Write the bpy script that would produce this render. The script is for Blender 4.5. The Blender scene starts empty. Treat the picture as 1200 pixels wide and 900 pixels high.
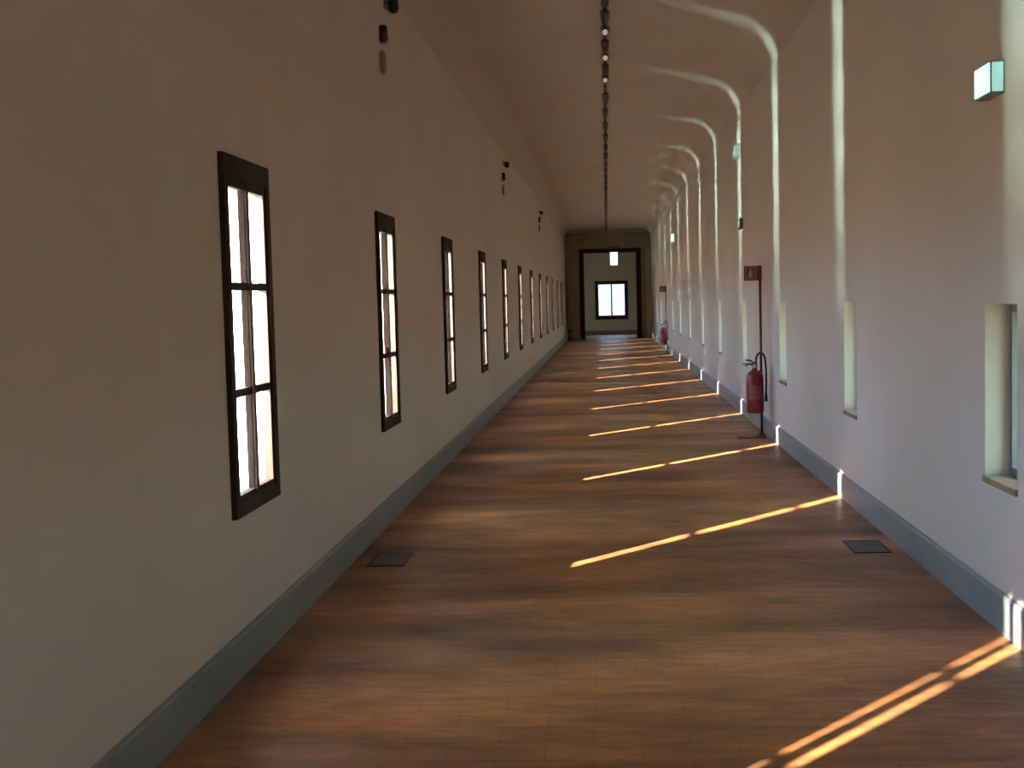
import bpy, bmesh, math, random
from mathutils import Vector, Matrix
random.seed(4)
scene = bpy.context.scene
COL = scene.collection
PI = math.pi

# ------------------------------------------------------------------ camera
# X = right, Y = along the corridor, Z = up
F_PX = 1483.0
CAM_POS = Vector((-0.0818, 0.0, 1.3903))
YAW, PITCH, ROLL = -0.0760, -0.0649, 0.0262
def cam_rows():
    cy, sy = math.cos(YAW), math.sin(YAW)
    cp, sp = math.cos(PITCH), math.sin(PITCH)
    cr, sr = math.cos(ROLL), math.sin(ROLL)
    A = Matrix(((cy, 0, -sy), (0, 1, 0), (sy, 0, cy)))
    B = Matrix(((1, 0, 0), (0, cp, -sp), (0, sp, cp)))
    C = Matrix(((cr, -sr, 0), (sr, cr, 0), (0, 0, 1)))
    return C @ B @ A
rows = cam_rows()
def tob(v): return Vector((v[0], v[2], v[1]))
rt, up, fw = tob(rows[0]), tob(rows[1]), tob(rows[2])
cam_data = bpy.data.cameras.new('camera')
cam_data.sensor_width = 36.0
cam_data.lens = F_PX / 1200.0 * 36.0
cam_data.clip_end = 300
cam = bpy.data.objects.new('camera', cam_data)
COL.objects.link(cam)
M = Matrix.Identity(4)
for i in range(3):
    M[i][0], M[i][1], M[i][2], M[i][3] = rt[i], up[i], -fw[i], CAM_POS[i]
cam.matrix_world = M
scene.camera = cam

# ------------------------------------------------------------------ view
scene.view_settings.view_transform = 'Standard'
scene.view_settings.look = 'None'
scene.view_settings.gamma = 1.0
scene.view_settings.use_curve_mapping = False
scene.view_settings.exposure = 0.2
cy_ = scene.cycles
cy_.use_denoising = True
cy_.max_bounces = 14
cy_.diffuse_bounces = 9
cy_.glossy_bounces = 6
cy_.transparent_max_bounces = 12
cy_.sample_clamp_indirect = 12.0
cy_.caustics_reflective = False
cy_.caustics_refractive = False

# ------------------------------------------------------------------ world: sky above, sunlit river and banks below
SKY = 30.0
world = bpy.data.worlds.new('daylight')
scene.world = world
world.use_nodes = True
nt = world.node_tree
nt.nodes.clear()
wo = nt.nodes.new('ShaderNodeOutputWorld')
bg = nt.nodes.new('ShaderNodeBackground')
tc = nt.nodes.new('ShaderNodeTexCoord')
sx = nt.nodes.new('ShaderNodeSeparateXYZ')
mr = nt.nodes.new('ShaderNodeMapRange')
mr.inputs[1].default_value = -1.0
mr.inputs[2].default_value = 1.0
cr = nt.nodes.new('ShaderNodeValToRGB')
el = cr.color_ramp.elements
el[0].position = 0.0; el[0].color = (0.18, 0.14, 0.10, 1)
el[1].position = 1.0; el[1].color = (0.42, 0.62, 1.0, 1)
e = el.new(0.47); e.color = (0.30, 0.25, 0.18, 1)
e = el.new(0.53); e.color = (0.44, 0.68, 1.0, 1)
nt.links.new(tc.outputs['Generated'], sx.inputs[0])
nt.links.new(sx.outputs['Z'], mr.inputs[0])
nt.links.new(mr.outputs[0], cr.inputs[0])
# the side away from the river looks onto gardens: greener
mg = nt.nodes.new('ShaderNodeMapRange')
mg.inputs[1].default_value = 0.0; mg.inputs[2].default_value = 0.5
nt.links.new(sx.outputs['X'], mg.inputs[0])
mx = nt.nodes.new('ShaderNodeMix'); mx.data_type = 'RGBA'; mx.blend_type = 'MULTIPLY'
mx.inputs['B'].default_value = (0.46, 0.58, 0.40, 1)
nt.links.new(mg.outputs[0], mx.inputs['Factor'])
nt.links.new(cr.outputs[0], mx.inputs['A'])
# the sky opposite the sun is dimmer
my = nt.nodes.new('ShaderNodeMapRange')
my.inputs[1].default_value = 0.55; my.inputs[2].default_value = 0.9
my.inputs[3].default_value = 1.0; my.inputs[4].default_value = 0.10
nt.links.new(sx.outputs['Y'], my.inputs[0])
mm = nt.nodes.new('ShaderNodeVectorMath'); mm.operation = 'SCALE'
nt.links.new(mx.outputs['Result'], mm.inputs[0])
nt.links.new(my.outputs[0], mm.inputs['Scale'])
nt.links.new(mm.outputs[0], bg.inputs[0])
bg.inputs[1].default_value = SKY
nt.links.new(bg.outputs[0], wo.inputs[0])

# ------------------------------------------------------------------ sun and its glitter on the river
def sun_lamp(name, travel, strength, color, angle):
    d = bpy.data.lights.new(name, 'SUN')
    d.energy = strength; d.color = color; d.angle = math.radians(angle)
    o = bpy.data.objects.new(name, d)
    COL.objects.link(o)
    o.rotation_euler = Vector(travel).to_track_quat('-Z', 'Y').to_euler()
    o.location = (-8, 5, 8)
    return o
SLOPE = 1.215
HL = math.hypot(1, SLOPE)
sun_lamp('sun', (1, SLOPE, -0.357 * HL), 112.0, (1.0, 0.91, 0.78), 0.6)
for t_, s_ in ((0.12, 1.2), (0.22, 2.0), (0.32, 3.0), (0.42, 2.2), (0.52, 0.9), (0.64, 0.4)):
    sun_lamp('river_glitter', (1, SLOPE, t_ * HL), s_ * 5.0, (0.66, 1.0, 0.90), 3.0)

# ------------------------------------------------------------------ measures
W = 1.5
H = 3.83
COVE = 0.31
S = 3.1739
Z0 = 4.613
WW, SILL, TOP = 0.6355, 0.598, 1.972
Y_BACK, Y_END = -11.0, 44.6
N_FIRST, N_LAST = -4, 11
NZ, NW, NS, NT = 5.03, 0.42, 0.60, 1.33      # right-hand openings
T_L, T_R = 0.34, 0.42
ROOM_END = 49.6

# ------------------------------------------------------------------ material helpers
def new_mat(name):
    m = bpy.data.materials.new(name)
    m.use_nodes = True
    n = m.node_tree
    b = n.nodes['Principled BSDF']
    return m, n, b
def noise(n, scale, detail=4, rough=0.55, vec=None, dist=0.0):
    t = n.nodes.new('ShaderNodeTexNoise')
    t.inputs['Scale'].default_value = scale
    t.inputs['Detail'].default_value = detail
    t.inputs['Roughness'].default_value = rough
    t.inputs['Distortion'].default_value = dist
    if vec: n.links.new(vec, t.inputs['Vector'])
    return t
def ramp(n, fac, stops):
    r = n.nodes.new('ShaderNodeValToRGB')
    e = r.color_ramp.elements
    e[0].position, e[0].color = stops[0][0], (*stops[0][1], 1)
    e[1].position, e[1].color = stops[-1][0], (*stops[-1][1], 1)
    for p, c in stops[1:-1]:
        k = e.new(p); k.color = (*c, 1)
    n.links.new(fac, r.inputs[0])
    return r
def objco(n, scale=(1, 1, 1)):
    t = n.nodes.new('ShaderNodeTexCoord')
    mp = n.nodes.new('ShaderNodeMapping')
    mp.inputs['Scale'].default_value = scale
    n.links.new(t.outputs['Object'], mp.inputs['Vector'])
    return mp.outputs[0]
def mottled(name, c1, c2, scale, rough, bump=0.0, bscale=None, metal=0.0, spec=0.5, stretch=(1, 1, 1)):
    m, n, b = new_mat(name)
    v = objco(n, stretch)
    t = noise(n, scale, vec=v)
    r = ramp(n, t.outputs['Fac'], [(0.3, c1), (0.7, c2)])
    n.links.new(r.outputs[0], b.inputs['Base Color'])
    b.inputs['Roughness'].default_value = rough
    b.inputs['Metallic'].default_value = metal
    b.inputs['Specular IOR Level'].default_value = spec
    if bump:
        t2 = noise(n, bscale or scale * 6, vec=v)
        bp = n.nodes.new('ShaderNodeBump')
        bp.inputs['Strength'].default_value = bump
        bp.inputs['Distance'].default_value = 0.01
        n.links.new(t2.outputs['Fac'], bp.inputs['Height'])
        n.links.new(bp.outputs[0], b.inputs['Normal'])
    return m

PLASTER = mottled('plaster', (0.62, 0.545, 0.475), (0.68, 0.60, 0.525), 0.9, 0.75, 0.12, 9, spec=0.25)
CEIL = mottled('ceiling_plaster', (0.55, 0.485, 0.41), (0.60, 0.53, 0.45), 0.8, 0.8, 0.08, 8, spec=0.2)
BASE = mottled('grey_dado_paint', (0.20, 0.225, 0.23), (0.26, 0.285, 0.29), 2.2, 0.45, 0.1, 20)
STONE = mottled('brown_stone', (0.33, 0.24, 0.16), (0.41, 0.30, 0.20), 1.6, 0.65, 0.15, 14)
DWOOD = mottled('dark_window_wood', (0.035, 0.02, 0.015), (0.075, 0.045, 0.032), 5, 0.75, 0.15, 60, spec=0.15, stretch=(1, 1, 0.15))
SASHG = mottled('grey_sash_paint', (0.16, 0.15, 0.15), (0.24, 0.22, 0.22), 5, 0.5, 0.1, 30)
SILLM = mottled('sill_stone', (0.24, 0.15, 0.09), (0.34, 0.22, 0.14), 7, 0.6)
IRON = mottled('iron', (0.03, 0.03, 0.032), (0.055, 0.052, 0.05), 8, 0.5, metal=0.4)
RED = mottled('red_enamel', (0.17, 0.008, 0.022), (0.22, 0.012, 0.03), 4, 0.3)
DRED = mottled('dark_red_paint', (0.13, 0.010, 0.010), (0.17, 0.015, 0.014), 4, 0.4)
BLACK = mottled('black_plastic', (0.012, 0.012, 0.012), (0.022, 0.022, 0.022), 6, 0.45)
TRACKM = mottled('brown_grey_metal', (0.10, 0.08, 0.06), (0.13, 0.105, 0.08), 6, 0.5)
GREYP = mottled('grey_plastic', (0.25, 0.26, 0.24), (0.30, 0.31, 0.29), 6, 0.5)
WHITEP = mottled('white_plastic', (0.75, 0.73, 0.68), (0.8, 0.78, 0.74), 6, 0.4)
BRASS = mottled('brass', (0.42, 0.30, 0.12), (0.5, 0.36, 0.15), 8, 0.35, metal=0.9)
GREEN = mottled('green_sign_plastic', (0.02, 0.16, 0.08), (0.03, 0.2, 0.1), 6, 0.4)
HATCH = mottled('slate_grey_metal', (0.05, 0.065, 0.07), (0.085, 0.105, 0.11), 12, 0.45, metal=0.3)

def glow(name, c, s):
    m, n, b = new_mat(name)
    v = objco(n)
    t = noise(n, 9, vec=v)
    r = ramp(n, t.outputs['Fac'], [(0.3, tuple(x * 0.9 for x in c)), (0.7, c)])
    n.links.new(r.outputs[0], b.inputs['Emission Color'])
    b.inputs['Base Color'].default_value = (*c, 1)
    b.inputs['Emission Strength'].default_value = s
    return m
SIGN_LIT = glow('lit_sign_green_white', (0.55, 1.0, 0.85), 1.3)
SIGN_SIDE = glow('lit_sign_side', (0.45, 0.85, 0.78), 0.55)
LENS = glow('dim_lamp_lens', (1.0, 0.88, 0.74), 0.28)
END_LIT = glow('lit_end_sign', (0.70, 1.0, 0.88), 1.5)

def glass_mat():
    m = bpy.data.materials.new('window_glass')
    m.use_nodes = True
    n = m.node_tree
    n.nodes.clear()
    out = n.nodes.new('ShaderNodeOutputMaterial')
    tr = n.nodes.new('ShaderNodeBsdfTransparent')
    gl = n.nodes.new('ShaderNodeBsdfGlossy')
    gl.inputs['Roughness'].default_value = 0.03
    lw = n.nodes.new('ShaderNodeLayerWeight')
    lw.inputs['Blend'].default_value = 0.5
    pw = n.nodes.new('ShaderNodeMath'); pw.operation = 'POWER'; pw.inputs[1].default_value = 4.5
    n.links.new(lw.outputs['Facing'], pw.inputs[0])
    fr = n.nodes.new('ShaderNodeMapRange')
    fr.inputs[3].default_value = 0.03; fr.inputs[4].default_value = 0.75
    n.links.new(pw.outputs[0], fr.inputs[0])
    v = objco(n)
    t = noise(n, 6, vec=v)
    r = ramp(n, t.outputs['Fac'], [(0.25, (0.86, 0.86, 0.86)), (0.6, (0.97, 0.97, 0.97))])
    n.links.new(r.outputs[0], tr.inputs[0])
    mixn = n.nodes.new('ShaderNodeMixShader')
    n.links.new(fr.outputs[0], mixn.inputs[0])
    n.links.new(tr.outputs[0], mixn.inputs[1])
    n.links.new(gl.outputs[0], mixn.inputs[2])
    n.links.new(mixn.outputs[0], out.inputs[0])
    return m
GLASS = glass_mat()

def floor_mat():
    m, n, b = new_mat('waxed_terracotta')
    v = objco(n)
    br = n.nodes.new('ShaderNodeTexBrick')
    br.inputs['Scale'].default_value = 1.0
    br.inputs['Brick Width'].default_value = 0.30
    br.inputs['Row Height'].default_value = 0.15
    br.inputs['Mortar Size'].default_value = 0.004
    br.inputs['Mortar Smooth'].default_value = 0.4
    br.inputs['Color1'].default_value = (0.40, 0.175, 0.062, 1)
    br.inputs['Color2'].default_value = (0.34, 0.148, 0.056, 1)
    br.inputs['Mortar'].default_value = (0.29, 0.13, 0.055, 1)
    n.links.new(v, br.inputs['Vector'])
    # worn patches, longer across the corridor than along it
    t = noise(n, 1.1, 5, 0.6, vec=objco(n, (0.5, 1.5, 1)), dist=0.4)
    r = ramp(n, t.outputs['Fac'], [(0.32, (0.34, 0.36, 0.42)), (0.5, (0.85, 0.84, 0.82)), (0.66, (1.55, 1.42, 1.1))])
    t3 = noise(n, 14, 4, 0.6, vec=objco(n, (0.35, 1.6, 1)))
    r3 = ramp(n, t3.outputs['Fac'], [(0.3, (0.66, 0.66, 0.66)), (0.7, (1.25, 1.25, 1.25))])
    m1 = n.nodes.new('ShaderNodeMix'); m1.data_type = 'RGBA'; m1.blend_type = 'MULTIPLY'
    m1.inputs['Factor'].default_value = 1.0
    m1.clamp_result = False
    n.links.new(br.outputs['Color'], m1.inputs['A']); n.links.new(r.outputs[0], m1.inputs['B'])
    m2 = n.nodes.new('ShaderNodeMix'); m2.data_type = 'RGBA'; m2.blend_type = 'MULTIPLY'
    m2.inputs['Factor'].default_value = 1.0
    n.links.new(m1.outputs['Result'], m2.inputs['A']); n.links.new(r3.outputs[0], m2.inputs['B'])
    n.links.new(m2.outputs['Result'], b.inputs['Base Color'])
    rr = n.nodes.new('ShaderNodeMapRange')
    rr.inputs[1].default_value = 0.3; rr.inputs[2].default_value = 0.7
    rr.inputs[3].default_value = 0.52; rr.inputs[4].default_value = 0.34
    n.links.new(t.outputs['Fac'], rr.inputs[0])
    n.links.new(rr.outputs[0], b.inputs['Roughness'])
    b.inputs['Specular IOR Level'].default_value = 0.45
    bp = n.nodes.new('ShaderNodeBump')
    bp.inputs['Strength'].default_value = 0.35
    bp.inputs['Distance'].default_value = 0.006
    t2 = noise(n, 7, 5, 0.6, vec=objco(n, (0.5, 1.6, 1)))
    ad = n.nodes.new('ShaderNodeMath'); ad.operation = 'ADD'
    n.links.new(t2.outputs['Fac'], ad.inputs[0]); n.links.new(br.outputs['Fac'], ad.inputs[1])
    n.links.new(t2.outputs['Fac'], bp.inputs['Height'])
    n.links.new(bp.outputs[0], b.inputs['Normal'])
    return m
FLOOR = floor_mat()

# ------------------------------------------------------------------ mesh helpers
def bx(bm, x0, x1, y0, y1, z0, z1, mat=None, bevel=0.0):
    vs = [bm.verts.new((x, y, z)) for x in (x0, x1) for y in (y0, y1) for z in (z0, z1)]
    fs = [(0, 1, 3, 2), (4, 6, 7, 5), (0, 4, 5, 1), (2, 3, 7, 6), (0, 2, 6, 4), (1, 5, 7, 3)]
    out = []
    for f in fs:
        out.append(bm.faces.new([vs[i] for i in f]))
    if mat is not None:
        for v in vs: v.co = mat @ v.co
    if bevel:
        es = list({e for f in out for e in f.edges})
        bmesh.ops.bevel(bm, geom=es, offset=bevel, segments=2, affect='EDGES', profile=0.6)
    return vs
def quad(bm, pts):
    return bm.faces.new([bm.verts.new(p) for p in pts])
def lathe(bm, prof, seg=24, mat=None):
    """prof = list of (r, z); revolved about local Z"""
    rings = []
    allv = []
    for r, z in prof:
        if r < 1e-6:
            v = bm.verts.new((0, 0, z)); rings.append([v]); allv.append(v)
        else:
            ring = [bm.verts.new((r * math.cos(2 * PI * k / seg), r * math.sin(2 * PI * k / seg), z)) for k in range(seg)]
            rings.append(ring); allv += ring
    for a, b in zip(rings, rings[1:]):
        for k in range(seg):
            k2 = (k + 1) % seg
            if len(a) == 1 and len(b) == 1: continue
            if len(a) == 1: f = bm.faces.new((a[0], b[k2], b[k]))
            elif len(b) == 1: f = bm.faces.new((a[k], a[k2], b[0]))
            else: f = bm.faces.new((a[k], a[k2], b[k2], b[k]))
            f.smooth = True
    if mat is not None:
        for v in allv: v.co = mat @ v.co
def tube(bm, pts, r, seg=12):
    pts = [Vector(p) for p in pts]
    rings = []
    prev = None
    for i, p in enumerate(pts):
        a = pts[max(0, i - 1)]; b = pts[min(len(pts) - 1, i + 1)]
        d = (b - a).normalized()
        if prev is None:
            n1 = d.orthogonal().normalized()
        else:
            n1 = (prev - d * prev.dot(d)).normalized()
        prev = n1
        n2 = d.cross(n1)
        rings.append([bm.verts.new(p + r * (math.cos(2 * PI * k / seg) * n1 + math.sin(2 * PI * k / seg) * n2)) for k in range(seg)])
    for a, b in zip(rings, rings[1:]):
        for k in range(seg):
            f = bm.faces.new((a[k], a[(k + 1) % seg], b[(k + 1) % seg], b[k])); f.smooth = True
    bm.faces.new(list(reversed(rings[0]))); bm.faces.new(rings[-1])
def prism(bm, outline, y0, y1):
    """outline in (x,z), extruded along y"""
    a = [bm.verts.new((x, y0, z)) for x, z in outline]
    b = [bm.verts.new((x, y1, z)) for x, z in outline]
    n = len(a)
    for k in range(n):
        bm.faces.new((a[k], a[(k + 1) % n], b[(k + 1) % n], b[k]))
    bm.faces.new(list(reversed(a))); bm.faces.new(b)
def obj(name, bm, mat, parent=None, merge=0.0):
    if merge: bmesh.ops.remove_doubles(bm, verts=bm.verts, dist=merge)
    bmesh.ops.recalc_face_normals(bm, faces=bm.faces)
    me = bpy.data.meshes.new(name)
    bm.to_mesh(me); bm.free()
    me.materials.append(mat)
    o = bpy.data.objects.new(name, me)
    COL.objects.link(o)
    if parent: o.parent = parent
    return o
def struct(name, bm, mat, parent=None, merge=0.0):
    o = obj(name, bm, mat, parent, merge)
    o['kind'] = 'structure'
    return o
def thing(name, label, cat, loc=(0, 0, 0), rotz=0, group=None, kind=None):
    o = bpy.data.objects.new(name, None)
    o.empty_display_size = 0.05
    COL.objects.link(o)
    o.location = loc; o.rotation_euler = (0, 0, rotz)
    o['label'] = label; o['category'] = cat
    if group: o['group'] = group
    if kind: o['kind'] = kind
    return o
def dup(root, loc, label, rotz=None):
    r = root.copy(); COL.objects.link(r); r.location = loc; r['label'] = label
    if rotz is not None: r.rotation_euler = (0, 0, rotz)
    for ch in list(root.children):
        c = ch.copy(); COL.objects.link(c); c.parent = r
        for g in list(ch.children):
            d = g.copy(); COL.objects.link(d); d.parent = c
    return r
ORD = ['nearest', 'second', 'third', 'fourth', 'fifth', 'sixth', 'seventh', 'eighth', 'ninth', 'tenth', 'eleventh', 'twelfth',
       'thirteenth', 'fourteenth', 'fifteenth', 'sixteenth', 'seventeenth', 'eighteenth', 'nineteenth', 'twentieth',
       'twenty-first', 'twenty-second', 'twenty-third', 'twenty-fourth', 'twenty-fifth', 'twenty-sixth', 'twenty-seventh',
       'twenty-eighth', 'twenty-ninth', 'thirtieth', 'thirty-first', 'thirty-second', 'thirty-third', 'thirty-fourth', 'thirty-fifth', 'thirty-sixth']

# ------------------------------------------------------------------ walls with openings
def pierced_wall(name, side, thick, holes, y0, y1, z0, z1, splay=0.0, rise=0.0):
    """side -1 left / +1 right. holes: (ya, yb, za, zb) all with the same za, zb. splay widens the opening towards the room"""
    bm = bmesh.new()
    xi, xo = side * W, side * (W + thick)
    za, zb = holes[0][2], holes[0][3]
    for x, grow in ((xi, 0.0), (xo, -splay)):
        ycur = y0
        cols = []
        for ha, hb, _, _ in holes:
            a, b = ha - grow, hb + grow
            cols.append((ycur, a, False)); cols.append((a, b, True)); ycur = b
        cols.append((ycur, y1, False))
        for a, b, hole in cols:
            zt = zb + (rise if x == xo else 0.0)
            for c, d, mid in ((z0, za, False), (za, zt, True), (zt, z1, False)):
                if hole and mid: continue
                quad(bm, [(x, a, c), (x, b, c), (x, b, d), (x, a, d)])
    for ha, hb, _, _ in holes:
        oa, ob = ha + splay, hb - splay
        quad(bm, [(xi, ha, za), (xi, ha, zb), (xo, oa, zb + rise), (xo, oa, za)])
        quad(bm, [(xi, hb, za), (xi, hb, zb), (xo, ob, zb + rise), (xo, ob, za)])
        quad(bm, [(xi, ha, za), (xi, hb, za), (xo, ob, za), (xo, oa, za)])
        quad(bm, [(xi, ha, zb), (xi, hb, zb), (xo, ob, zb + rise), (xo, oa, zb + rise)])
    quad(bm, [(xi, y0, z0), (xi, y0, z1), (xo, y0, z1), (xo, y0, z0)])
    quad(bm, [(xi, y1, z0), (xi, y1, z1), (xo, y1, z1), (xo, y1, z0)])
    quad(bm, [(xi, y0, z0), (xi, y1, z0), (xo, y1, z0), (xo, y0, z0)])
    quad(bm, [(xi, y0, z1), (xi, y1, z1), (xo, y1, z1), (xo, y0, z1)])
    return struct(name, bm, PLASTER, merge=1e-5)

SHIFT0 = 0.50                                  # the window beside the camera breaks the rhythm
FR = 0.045                                     # frame overlap onto the opening
lholes, rholes = [], []
for i in range(N_FIRST, N_LAST + 1):
    y = Z0 + i * S
    if i == -1: y -= SHIFT0
    lholes.append((y + FR - (0.06 if i == -1 else 0.0), y + WW - FR, SILL + 0.045, TOP - 0.06))
for i in range(N_FIRST, N_LAST + 1):
    y = NZ + i * (S - 0.005)
    rholes.append((y, y + NW, NS, NT))
pierced_wall('wall_left', -1, T_L, lholes, Y_BACK, Y_END, -0.1, H + 0.1, rise=0.16)
pierced_wall('wall_right', 1, T_R, rholes, Y_BACK, Y_END, -0.1, H + 0.1, splay=0.03)

bm = bmesh.new(); bx(bm, -W - 0.5, W + 0.5, Y_BACK, ROOM_END + 0.3, -0.3, 0.0)
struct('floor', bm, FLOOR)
# ceiling with rounded coves at both walls
bm = bmesh.new()
prof = [(-W - 0.5, H + 0.2), (-W - 0.5, H - 0.02), (-W - 0.01, H - COVE)]
out = []
for k in range(25):
    a = PI - k * PI / 48
    out.append((-W + COVE + COVE * math.cos(a), H - COVE + COVE * math.sin(a)))
right = [(-x, z) for x, z in reversed(out)]
outline = [(-W - 0.5, H + 0.25), (-W - 0.5, H - COVE), *out, *right, (W + 0.5, H - COVE), (W + 0.5, H + 0.25)]
a = [bm.verts.new((x, Y_BACK, z)) for x, z in outline]
b = [bm.verts.new((x, Y_END, z)) for x, z in outline]
for k in range(len(a)):
    f = bm.faces.new((a[k], a[(k + 1) % len(a)], b[(k + 1) % len(a)], b[k]))
bm.faces.new(list(reversed(a))); bm.faces.new(b)
struct('ceiling', bm, CEIL)
bm = bmesh.new(); bx(bm, -W - 0.5, W + 0.5, Y_BACK - 0.3, Y_BACK, -0.3, H + 0.25)
struct('wall_back', bm, PLASTER)

# grey painted skirtings, with a small rounded top
for nm, s in (('baseboard_left', -1), ('baseboard_right', 1)):
    bm = bmesh.new()
    prism(bm, [(s * W, 0), (s * (W - 0.018), 0), (s * (W - 0.018), 0.150), (s * (W - 0.012), 0.160), (s * W, 0.162)], Y_BACK, Y_END)
    struct(nm, bm, BASE)

# ------------------------------------------------------------------ the far portal and the room behind it
def end_x(px): return px
bm = bmesh.new()
OX0, OX1, OZ = -1.07, 1.20, 3.18
bx(bm, -W - 0.5, OX0, Y_END, Y_END + 0.35, -0.1, H + 0.25)
bx(bm, OX1, W + 0.5, Y_END, Y_END + 0.35, -0.1, H + 0.25)
bx(bm, OX0, OX1, Y_END, Y_END + 0.35, OZ, H + 0.25)
struct('wall_end', bm, PLASTER)
# brown stone surround standing proud of the end wall
bm = bmesh.new()
for x0, x1 in ((-W + 0.04, OX0 + 0.05), (OX1 - 0.05, OX1 + 0.10)):
    bx(bm, x0, x1, Y_END - 0.06, Y_END + 0.36, 0, OZ + 0.02)
bx(bm, -W + 0.04, W - 0.02, Y_END - 0.08, Y_END + 0.36, OZ - 0.02, OZ + 0.46)
bx(bm, -W + 0.02, W - 0.01, Y_END - 0.11, Y_END + 0.02, OZ + 0.46, OZ + 0.52)
struct('trim_1', bm, STONE)
# dark inner door lining
bm = bmesh.new()
bx(bm, OX0 + 0.05, OX0 + 0.22, Y_END + 0.12, Y_END + 0.30, 0, OZ - 0.02)
bx(bm, OX1 - 0.22, OX1 - 0.05, Y_END + 0.12, Y_END + 0.30, 0, OZ - 0.02)
bx(bm, OX0 + 0.22, OX1 - 0.22, Y_END + 0.12, Y_END + 0.30, OZ - 0.16, OZ - 0.02)
struct('trim_2', bm, DWOOD)
# room behind
EWX0, EWX1, EWZ0, EWZ1 = -0.50, 0.74, 0.62, 2.08
EWM = (EWX0 + EWX1) / 2
RY0, RX0, RX1, RZ = Y_END + 0.35, -1.6, 1.6, 3.6
bm = bmesh.new()
bx(bm, RX0 - 0.3, EWX0, ROOM_END, ROOM_END + 0.3, -0.1, RZ)
bx(bm, EWX1, RX1 + 0.3, ROOM_END, ROOM_END + 0.3, -0.1, RZ)
bx(bm, EWX0, EWX1, ROOM_END, ROOM_END + 0.3, -0.1, EWZ0)
bx(bm, EWX0, EWX1, ROOM_END, ROOM_END + 0.3, EWZ1, RZ)
struct('wall_far', bm, PLASTER, merge=1e-5)
bm = bmesh.new(); bx(bm, RX0 - 0.3, RX0, RY0, ROOM_END, -0.1, RZ)
bx(bm, RX0, RX0 + 0.0001, RY0, ROOM_END, 0, 0.01)
struct('wall_left_far', bm, PLASTER)
# right wall of the room; its unseen tall opening is added to let daylight in
bm = bmesh.new()
bx(bm, RX1, RX1 + 0.3, RY0, RY0 + 1.6, -0.1, RZ)
bx(bm, RX1, RX1 + 0.3, RY0 + 2.0, ROOM_END, -0.1, RZ)
bx(bm, RX1, RX1 + 0.3, RY0 + 1.6, RY0 + 2.0, -0.1, 0.9)
bx(bm, RX1, RX1 + 0.3, RY0 + 1.6, RY0 + 2.0, 2.6, RZ)
struct('wall_right_far', bm, PLASTER, merge=1e-5)
bm = bmesh.new(); bx(bm, RX0 - 0.3, RX1 + 0.3, RY0, ROOM_END + 0.3, RZ, RZ + 0.2)
struct('ceiling_far', bm, CEIL)
bm = bmesh.new(); bx(bm, RX0, RX1, ROOM_END - 0.02, ROOM_END, 0, 0.17)
struct('baseboard_far', bm, BASE)

# ------------------------------------------------------------------ windows, left wall (river side)
def left_window_parts(root):
    """local: y=0 is the near edge, x=0 the wall face, room towards +x"""
    h0, h1 = SILL, TOP
    bm = bmesh.new()
    bx(bm, -0.03, 0.022, 0.0, 0.052, h0, h1, bevel=0.004)
    bx(bm, -0.03, 0.022, WW - 0.05, WW, h0, h1, bevel=0.004)
    bx(bm, -0.03, 0.0215, 0.052, WW - 0.05, h1 - 0.085, h1, bevel=0.004)
    bx(bm, -0.03, 0.0215, 0.052, WW - 0.05, h0, h0 + 0.058, bevel=0.004)
    # moulding fillet round the opening
    for a, b in ((0.052, 0.060), (WW - 0.058, WW - 0.05)):
        bx(bm, -0.028, 0.010, a, b, h0 + 0.058, h1 - 0.085)
    obj('window_frame', bm, DWOOD, root)
    # two sashes; each has its own stiles, rails and glazing bars
    ymid = WW / 2
    gz0, gz1 = h0 + 0.058, h1 - 0.085
    for a, b in ((0.060, ymid), (ymid, WW - 0.058)):
        bm = bmesh.new()
        bx(bm, -0.021, 0.012, a, a + 0.026, gz0, gz1, bevel=0.003)
        bx(bm, -0.021, 0.012, b - 0.014, b, gz0, gz1, bevel=0.003)
        bx(bm, -0.021, 0.012, a + 0.026, b - 0.014, gz1 - 0.035, gz1, bevel=0.003)
        bx(bm, -0.021, 0.012, a + 0.026, b - 0.014, gz0, gz0 + 0.022, bevel=0.003)
        for k in (1, 2):
            zc = gz0 + (gz1 - gz0) * k / 3
            bx(bm, -0.016, 0.008, a + 0.026, b - 0.014, zc - 0.015, zc + 0.015)
        s = obj('sash', bm, DWOOD, root)
        bm = bmesh.new()
        bx(bm, -0.006, -0.003, a + 0.02, b - 0.012, gz0 + 0.01, gz1 - 0.01)
        obj('pane', bm, GLASS, s)
    bm = bmesh.new()
    bx(bm, 0.0, 0.019, ymid - 0.014, ymid + 0.014, gz0, gz1, bevel=0.004)
    obj('cover_strip', bm, DWOOD, root)

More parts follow.
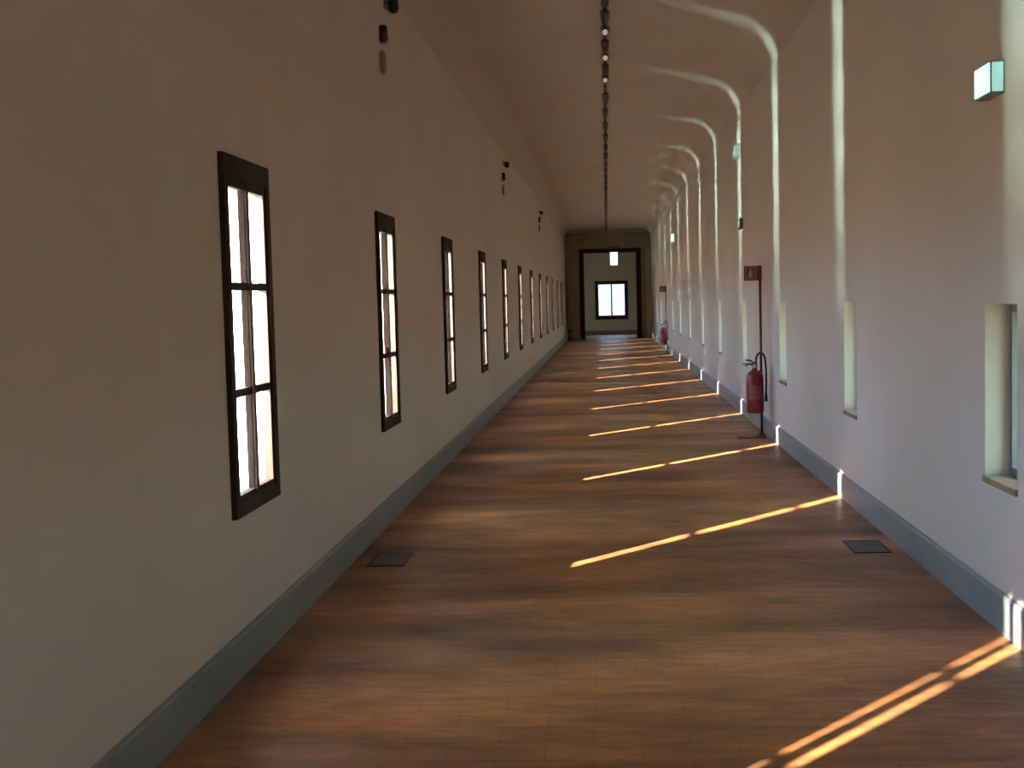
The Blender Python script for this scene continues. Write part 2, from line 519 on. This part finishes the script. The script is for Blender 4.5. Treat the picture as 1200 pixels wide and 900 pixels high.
def place_windows():
    n = 0
    vis = 0
    root0 = None
    for i in range(N_FIRST, N_LAST + 1):
        y = Z0 + i * S - (SHIFT0 if i == -1 else 0.0)
        n += 1
        if i >= 0:
            lab = '%s dark framed window of six panes on the left wall' % ORD[vis].capitalize()
            if vis == 1: lab = 'Second dark framed left window, with a dark red latch low on its mullion'
            vis += 1
        else:
            lab = 'dark framed left window %s the camera' % ('just beside' if i == -1 else 'behind')
        if root0 is None:
            root0 = thing('window_1', lab, 'window', (-W, y, 0), kind='structure')
            left_window_parts(root0)
            r = root0
        else:
            r = dup(root0, (-W, y, 0), lab)
            r.name = 'window_%d' % n
        if i == 1:
            bm = bmesh.new()
            bx(bm, 0.006, 0.024, 0.17, 0.215, 1.055, 1.125, bevel=0.005)
            bx(bm, 0.020, 0.040, 0.185, 0.200, 1.02, 1.11, bevel=0.004)
            obj('latch', bm, DRED, r)
        if i in (-1, 0):      # unseen bar added in the outer reveal, parting the sun streak in two
            bm = bmesh.new()
            yb = FR + (0.068 if i == 0 else 0.05)
            tube(bm, [(-T_L + 0.02, yb, SILL + 0.03), (-T_L + 0.02, yb, TOP + 0.08)], 0.007 if i == 0 else 0.034, 10)
            obj('streak_split_bar', bm, IRON, r)
    return n
nwin = place_windows()

# ------------------------------------------------------------------ openings, right wall
def right_window_parts(root):
    """local: x=0 is the wall face, outside towards +x; near edge y=0"""
    bm = bmesh.new()
    bx(bm, -0.012, 0.36, -0.008, NW + 0.008, NS - 0.02, NS + 0.008, bevel=0.004)
    obj('sill', bm, SILLM, root)
    bm = bmesh.new()
    a, b = 0.008, NW - 0.008
    z0, z1 = NS + 0.008, NT
    d0, d1 = 0.10, 0.135
    bx(bm, d0, d1, a, a + 0.028, z0, z1); bx(bm, d0, d1, b - 0.028, b, z0, z1)
    bx(bm, d0, d1, a + 0.028, b - 0.028, z1 - 0.035, z1); bx(bm, d0, d1, a + 0.028, b - 0.028, z0, z0 + 0.035)
    f = obj('window_frame', bm, SASHG, root)
    bm = bmesh.new(); bx(bm, d0 + 0.018, d0 + 0.021, a + 0.03, b - 0.03, z0 + 0.03, z1 - 0.03)
    obj('pane', bm, GLASS, f)
rr0 = None
vis = 0
for i in range(N_FIRST, N_LAST + 1):
    y = NZ + i * (S - 0.005)
    nwin += 1
    if i >= 0:
        lab = '%s small deep-set frameless-looking window slot in the right wall' % ORD[vis].capitalize()
        vis += 1
    else:
        lab = 'small deep-set right window slot %s the camera' % ('just beside' if i == -1 else 'behind')
    if rr0 is None:
        rr0 = thing('window_%d' % nwin, lab, 'window', (W, y, 0), kind='structure')
        right_window_parts(rr0)
    else:
        r = dup(rr0, (W, y, 0), lab); r.name = 'window_%d' % nwin

# ------------------------------------------------------------------ far window
nwin += 1
fwn = thing('window_%d' % nwin, 'dark framed two-leaf window at the far end of the corridor', 'window', (0, ROOM_END, 0), kind='structure')
bm = bmesh.new()
for x0, x1, z0, z1 in ((EWX0 - 0.02, EWX0 + 0.09, EWZ0 - 0.02, EWZ1 + 0.02), (EWX1 - 0.09, EWX1 + 0.02, EWZ0 - 0.02, EWZ1 + 0.02),
                       (EWX0 + 0.09, EWX1 - 0.09, EWZ1 - 0.08, EWZ1 + 0.02), (EWX0 + 0.09, EWX1 - 0.09, EWZ0 - 0.02, EWZ0 + 0.10)):
    bx(bm, x0, x1, -0.03, 0.05, z0, z1)
obj('window_frame', bm, DWOOD, fwn)
for s in (0, 1):
    bm = bmesh.new()
    xa, xb = (EWX0 + 0.09, EWM) if s == 0 else (EWM, EWX1 - 0.09)
    za, zb = EWZ0 + 0.10, EWZ1 - 0.08
    bx(bm, xa, xa + 0.028, 0.0, 0.04, za, zb); bx(bm, xb - 0.028, xb, 0.0, 0.04, za, zb)
    bx(bm, xa + 0.028, xb - 0.028, 0.0, 0.04, zb - 0.04, zb); bx(bm, xa + 0.028, xb - 0.028, 0.0, 0.04, za, za + 0.04)
    so = obj('sash', bm, SASHG, fwn)
    bm = bmesh.new(); bx(bm, xa + 0.02, xb - 0.02, 0.018, 0.021, za + 0.02, zb - 0.02)
    obj('pane', bm, GLASS, so)

# ------------------------------------------------------------------ ceiling track and its spotlights
TX = -0.045
tr = thing('lighting_track', 'thin brown-grey lighting track running down the middle of the ceiling', 'track', (TX, 0, H))
bm = bmesh.new()
prism(bm, [(-0.018, 0), (-0.018, -0.034), (-0.008, -0.034), (-0.008, -0.012), (0.008, -0.012), (0.008, -0.034), (0.018, -0.034), (0.018, 0)], 7.0, 44.2)
obj('rail', bm, TRACKM, tr)
bm = bmesh.new(); bx(bm, -0.022, 0.022, 6.96, 7.0, -0.038, 0)
obj('end_cap', bm, BLACK, tr)

def spotlight(label, loc, face_cam):
    t = thing('track_spotlight', label, 'spotlight', loc, group='spotlights on the ceiling track')
    bm = bmesh.new(); bx(bm, -0.017, 0.017, -0.075, 0.075, -0.024, 0.0, bevel=0.004)
    obj('adapter', bm, TRACKM, t)
    bm = bmesh.new(); tube(bm, [(0, 0, -0.02), (0, 0, -0.075)], 0.008, 10)
    bx(bm, -0.034, 0.034, -0.008, 0.008, -0.082, -0.075); bx(bm, -0.036, -0.031, -0.008, 0.008, -0.125, -0.075); bx(bm, 0.031, 0.036, -0.008, 0.008, -0.125, -0.075)
    obj('bracket', bm, TRACKM, t)
    tilt = math.radians(68) if face_cam else math.radians(-55)
    mt = Matrix.Translation((0, 0, -0.115)) @ Matrix.Rotation(-tilt, 4, 'X')
    bm = bmesh.new()
    lathe(bm, [(0, 0.06), (0.020, 0.06), (0.027, 0.05), (0.029, -0.05), (0.029, -0.06), (0.025, -0.06), (0.024, -0.04), (0, -0.04)], 20, mt)
    hd = obj('lamp_head', bm, TRACKM, t)
    bm = bmesh.new()
    lathe(bm, [(0.0, -0.041), (0.023, -0.042), (0.024, -0.054), (0.020, -0.060), (0.012, -0.064), (0, -0.066)], 20, mt)
    obj('lens', bm, LENS, hd)
    return t
ys = [7.5, 8.7, 9.87, 10.46, 11.04, 11.62, 12.20, 12.81, 13.42]
y = 14.6
while y < 43.6:
    ys.append(y); y += 1.18
p_cam = p_away = None
cam_k = 0
CN = ['nearest', 'middle', 'farthest']
for k, y in enumerate(ys):
    fc = k in (4, 6, 8)
    if fc:
        lab = '%s of the three ceiling spotlights whose pale lenses face the camera' % CN[cam_k]; cam_k += 1
    else:
        lab = '%s brown-grey spotlight along the ceiling track, counted from the camera end' % ORD[k]
    loc = (TX, y, H - 0.034)
    if fc:
        if p_cam is None: p_cam = spotlight(lab, loc, True)
        else: dup(p_cam, loc, lab)
    else:
        if p_away is None: p_away = spotlight(lab, loc, False)
        else: dup(p_away, loc, lab)

# ------------------------------------------------------------------ left wall: cameras and sirens
def dome_camera(label, y, z, s=1.0):
    t = thing('security_camera', label, 'camera', (-W, y, z), group='black cameras high on the left wall')
    bm = bmesh.new(); bx(bm, 0, 0.016, -0.03, 0.03, -0.02, 0.05, bevel=0.005)
    obj('wall_plate', bm, GREYP, t)
    bm = bmesh.new(); tube(bm, [(0.01, 0, 0.02), (0.04, 0, 0.02), (0.06, 0, 0.01)], 0.010, 12)
    obj('arm', bm, BLACK, t)
    bm = bmesh.new()
    lathe(bm, [(0, 0.03), (0.03, 0.03), (0.036, 0.018), (0.037, -0.02), (0.031, -0.04), (0.018, -0.052), (0, -0.056)], 24, Matrix.Translation((0.06, 0, 0)))
    obj('dome', bm, BLACK, t)
def siren(label, y, z):
    t = thing('alarm_siren', label, 'alarm siren', (-W, y, z), group='red alarm sirens on the left wall')
    bm = bmesh.new()
    R90 = Matrix.Rotation(PI / 2, 4, 'Y')
    lathe(bm, [(0, 0.0), (0.036, 0.0), (0.037, 0.025), (0.033, 0.042), (0.02, 0.052), (0, 0.054)], 24, R90)
    obj('siren_body', bm, RED, t)
    bm = bmesh.new()
    lathe(bm, [(0.0, 0.0), (0.03, 0.0), (0.03, 0.032), (0.024, 0.046), (0, 0.05)], 20, Matrix.Translation((0, 0, 0.05)) @ R90)
    obj('sounder', bm, BLACK, t)
def jbox(label, y, z):
    t = thing('cable_box', label, 'cable box', (-W, y, z), group='grey cable boxes below the sirens')
    bm = bmesh.new(); bx(bm, 0, 0.028, -0.04, 0.04, -0.07, 0.07, bevel=0.006)
    obj('box_body', bm, mottled('beige_grey_plastic', (0.30, 0.28, 0.23), (0.34, 0.32, 0.26), 5, 0.6), t)
    bm = bmesh.new(); bx(bm, 0.028, 0.032, -0.03, 0.03, -0.055, 0.055)
    obj('lid', bm, mottled('beige_grey_lid', (0.30, 0.29, 0.24), (0.34, 0.33, 0.27), 5, 0.6), t)
WHICH = [('nearest', 'left wall'), ('middle', 'left wall'), ('farthest', 'left wall')]
for k, y in enumerate((8.3, 17.85, 27.4)):
    w = WHICH[k][0]
    dome_camera('%s black dome camera high on the left wall, near the ceiling' % w, y + 0.10, 3.36 - 0.03 * k)
    siren('%s round red alarm siren high on the left wall' % w, y - 0.1, 3.11)
    jbox('%s small beige-grey cable box below a red siren' % w, y - 0.1, 2.95)

# ------------------------------------------------------------------ exit signs
t = thing('exit_sign', 'glowing pale green exit light box on the near right wall', 'exit sign', (W, 5.30, 2.245))
bm = bmesh.new(); bx(bm, -0.055, 0.0, -0.12, 0.09, -0.085, 0.045, bevel=0.004)
obj('housing', bm, GREYP, t)
bm = bmesh.new(); bx(bm, -0.060, -0.055, -0.112, 0.082, -0.076, 0.036)
obj('lit_face', bm, SIGN_LIT, t)
bm = bmesh.new(); bx(bm, -0.050, -0.008, -0.125, -0.12, -0.076, 0.036)
obj('lit_side', bm, SIGN_SIDE, t)

t = thing('wall_box', 'small grey box high on the right wall, crossing a bright light streak', 'wall box', (W, 15.1, 3.07))
bm = bmesh.new(); bx(bm, -0.06, 0, -0.12, 0.12, -0.07, 0.07, bevel=0.008)
obj('box_body', bm, GREYP, t)
bm = bmesh.new(); bx(bm, -0.066, -0.06, -0.09, 0.09, -0.045, 0.045)
obj('lid', bm, mottled('light_grey_plastic', (0.34, 0.36, 0.36), (0.4, 0.42, 0.42), 6, 0.5), t)
t = thing('exit_plate', 'small dark green plate on the right wall beyond the red stand', 'sign', (W, 14.93, 2.22))
bm = bmesh.new(); bx(bm, -0.03, 0, -0.16, 0.16, -0.06, 0.06, bevel=0.004)
obj('plate', bm, GREEN, t)
bm = bmesh.new(); bx(bm, -0.034, -0.03, -0.08, 0.10, -0.035, 0.035)
obj('pale_mark', bm, WHITEP, t)

t = thing('exit_sign', 'tiny glowing exit light far down the right wall', 'exit sign', (W, 29.6, 2.76))
bm = bmesh.new(); bx(bm, -0.05, 0, -0.16, 0.16, -0.1, 0.1, bevel=0.006)
obj('housing', bm, GREYP, t)
bm = bmesh.new(); bx(bm, -0.056, -0.05, -0.14, 0.14, -0.085, 0.085); bx(bm, -0.045, -0.006, -0.166, -0.16, -0.085, 0.085)
obj('lit_face', bm, SIGN_LIT, t)

t = thing('exit_sign', 'bright white-green exit sign hanging in the far doorway', 'exit sign', (0.21, Y_END - 0.2, 2.80))
bm = bmesh.new()
bx(bm, -0.15, 0.15, -0.03, 0.03, -0.25, 0.23, bevel=0.006)
obj('housing', bm, GREYP, t)
bm = bmesh.new(); bx(bm, -0.13, 0.13, -0.036, -0.03, -0.235, 0.215)  # lit face made taller to take in the sign's glow
obj('lit_face', bm, END_LIT, t)
bm = bmesh.new()
for x in (-0.12, 0.12): tube(bm, [(x, 0, 0.21), (x, 0, 0.40)], 0.005, 8)
bx(bm, -0.16, 0.16, -0.03, 0.12, 0.39, 0.42)
obj('hanger', bm, BLACK, t)

# ------------------------------------------------------------------ fire extinguishers and their stands
def ext_stand(label, loc):
    t = thing('extinguisher_stand', label, 'stand', loc, group='red extinguisher stands')
    bm = bmesh.new()
    bx(bm, -0.24, 0.03, -0.10, 0.10, 0.0, 0.012, bevel=0.004)
    bx(bm, -0.03, 0.03, -0.03, 0.03, 0.012, 0.035, bevel=0.004)
    obj('base_plate', bm, DRED, t)
    bm = bmesh.new(); tube(bm, [(0, 0, 0.02), (0, 0, 1.67)], 0.0125, 14)
    obj('pole', bm, DRED, t)
    bm = bmesh.new()
    tube(bm, [(0, 0.0, 0.655), (-0.01, -0.012, 0.655), (-0.02, -0.022, 0.655)], 0.008, 10)
    obj('hook', bm, DRED, t)
    bm = bmesh.new()
    bx(bm, -0.155, 0.012, -0.018, -0.013, 1.535, 1.675, bevel=0.001)
    bx(bm, -0.02, 0.016, -0.019, 0.0, 1.53, 1.68, bevel=0.002)
    s = obj('sign_panel', bm, DRED, t)
    bm = bmesh.new()     # pictogram: extinguisher, hose and flame
    y0, y1 = -0.0205, -0.018
    for c in ((-0.142, -0.034, 1.548, 1.554), (-0.142, -0.034, 1.656, 1.662), (-0.142, -0.136, 1.554, 1.656), (-0.040, -0.034, 1.554, 1.656)):
        bx(bm, c[0], c[1], y0, y1, c[2], c[3])
    prism(bm, [(-0.112, 1.562), (-0.074, 1.562), (-0.074, 1.618), (-0.084, 1.630), (-0.088, 1.640), (-0.098, 1.640), (-0.102, 1.630), (-0.112, 1.618)], y0, y1)
    prism(bm, [(-0.098, 1.640), (-0.088, 1.640), (-0.062, 1.640), (-0.052, 1.610), (-0.056, 1.580), (-0.062, 1.580), (-0.060, 1.610), (-0.066, 1.634), (-0.098, 1.648)], y0, y1)
    obj('pictogram', bm, mottled('faded_sign_white', (0.38, 0.30, 0.26), (0.45, 0.36, 0.31), 9, 0.5), s)
    return t
def extinguisher(label, loc):
    t = thing('fire_extinguisher', label, 'fire extinguisher', loc, group='red fire extinguishers')
    bm = bmesh.new()
    lathe(bm, [(0, 0.0), (0.070, 0.0), (0.082, 0.012), (0.085, 0.03), (0.085, 0.33), (0.080, 0.365), (0.064, 0.395), (0.040, 0.412), (0.028, 0.418), (0.026, 0.435), (0, 0.435)], 32)
    body = obj('tank', bm, RED, t)
    bm = bmesh.new()     # curved paper label
    vs = []
    for k in range(13):
        a = -PI / 2 - 0.75 + 1.5 * k / 12
        vs.append([bm.verts.new((0.0862 * math.cos(a), 0.0862 * math.sin(a), z)) for z in (0.14, 0.27)])
    for a, b in zip(vs, vs[1:]): bm.faces.new((a[0], b[0], b[1], a[1]))
    obj('paper_label', bm, mottled('maroon_label', (0.20, 0.04, 0.05), (0.34, 0.10, 0.11), 22, 0.5, stretch=(1, 1, 3)), body)
    bm = bmesh.new()
    tube(bm, [(0, 0, 0.43), (0, 0, 0.475)], 0.019, 14)
    tube(bm, [(-0.03, 0, 0.455), (0.03, 0, 0.455)], 0.012, 12)
    obj('valve', bm, BRASS, t)
    bm = bmesh.new()
    tube(bm, [(0.0, 0, 0.47), (-0.05, 0, 0.478), (-0.085, 0, 0.470)], 0.008, 10)
    tube(bm, [(0.0, 0, 0.48), (-0.04, 0, 0.510), (-0.085, 0, 0.518)], 0.008, 10)
    obj('handle', bm, BLACK, t)
    bm = bmesh.new()
    lathe(bm, [(0, 0), (0.017, 0), (0.017, 0.012), (0, 0.014)], 16, Matrix.Translation((0, -0.019, 0.456)) @ Matrix.Rotation(PI / 2, 4, 'X'))
    obj('gauge', bm, WHITEP, t)
    bm = bmesh.new()
    pts = []
    for k in range(15):
        a = PI - k * PI / 14
        pts.append((0.055 + 0.045 * math.cos(a), -0.02, 0.50 + 0.085 * math.sin(a)))
    pts = [(0.015, -0.005, 0.456)] + pts + [(0.105, -0.03, 0.42), (0.104, -0.035, 0.30), (0.102, -0.035, 0.20)]
    tube(bm, pts, 0.010, 10)
    h = obj('hose', bm, BLACK, t)
    bm = bmesh.new()
    lathe(bm, [(0.010, 0.0), (0.012, -0.01), (0.019, -0.09), (0.016, -0.09), (0, -0.02)], 16, Matrix.Translation((0.102, -0.035, 0.205)))
    obj('nozzle', bm, BLACK, h)
    return t
s1 = ext_stand('red pole stand with a top sign, nearer of the two along the right wall', (1.412, 12.50, 0))
e1 = extinguisher('red fire extinguisher hanging on the nearer stand by the right wall', (1.412 - 0.075, 12.395, 0.25))
dup(s1, (1.36, 31.0, 0), 'red pole stand with a top sign, farther of the two along the right wall')
dup(e1, (1.36 - 0.075, 30.895, 0.25), 'tiny red fire extinguisher on the farther stand by the right wall')
dup(e1, (-1.33, 43.2, 0.0), 'dark red fire extinguisher on the floor at the left of the far doorway')

# ------------------------------------------------------------------ floor plates
def floor_plate(label, x, y, w, d):
    t = thing('floor_hatch', label, 'floor hatch', (x, y, 0), group='slate-grey floor hatches')
    bm = bmesh.new()
    for a in ((-w / 2, w / 2, -d / 2, -d / 2 + 0.012), (-w / 2, w / 2, d / 2 - 0.012, d / 2), (-w / 2, -w / 2 + 0.012, -d / 2 + 0.012, d / 2 - 0.012), (w / 2 - 0.012, w / 2, -d / 2 + 0.012, d / 2 - 0.012)):
        bx(bm, *a, 0.0, 0.005)
    obj('rim', bm, IRON, t)
    bm = bmesh.new(); bx(bm, -w / 2 + 0.014, w / 2 - 0.014, -d / 2 + 0.014, d / 2 - 0.014, 0.0, 0.004)
    obj('lid', bm, HATCH, t)
floor_plate('slate-grey floor hatch close to the left wall', -1.29, 6.77, 0.20, 0.34)
floor_plate('slate-grey floor hatch close to the right wall', 1.31, 6.98, 0.20, 0.34)
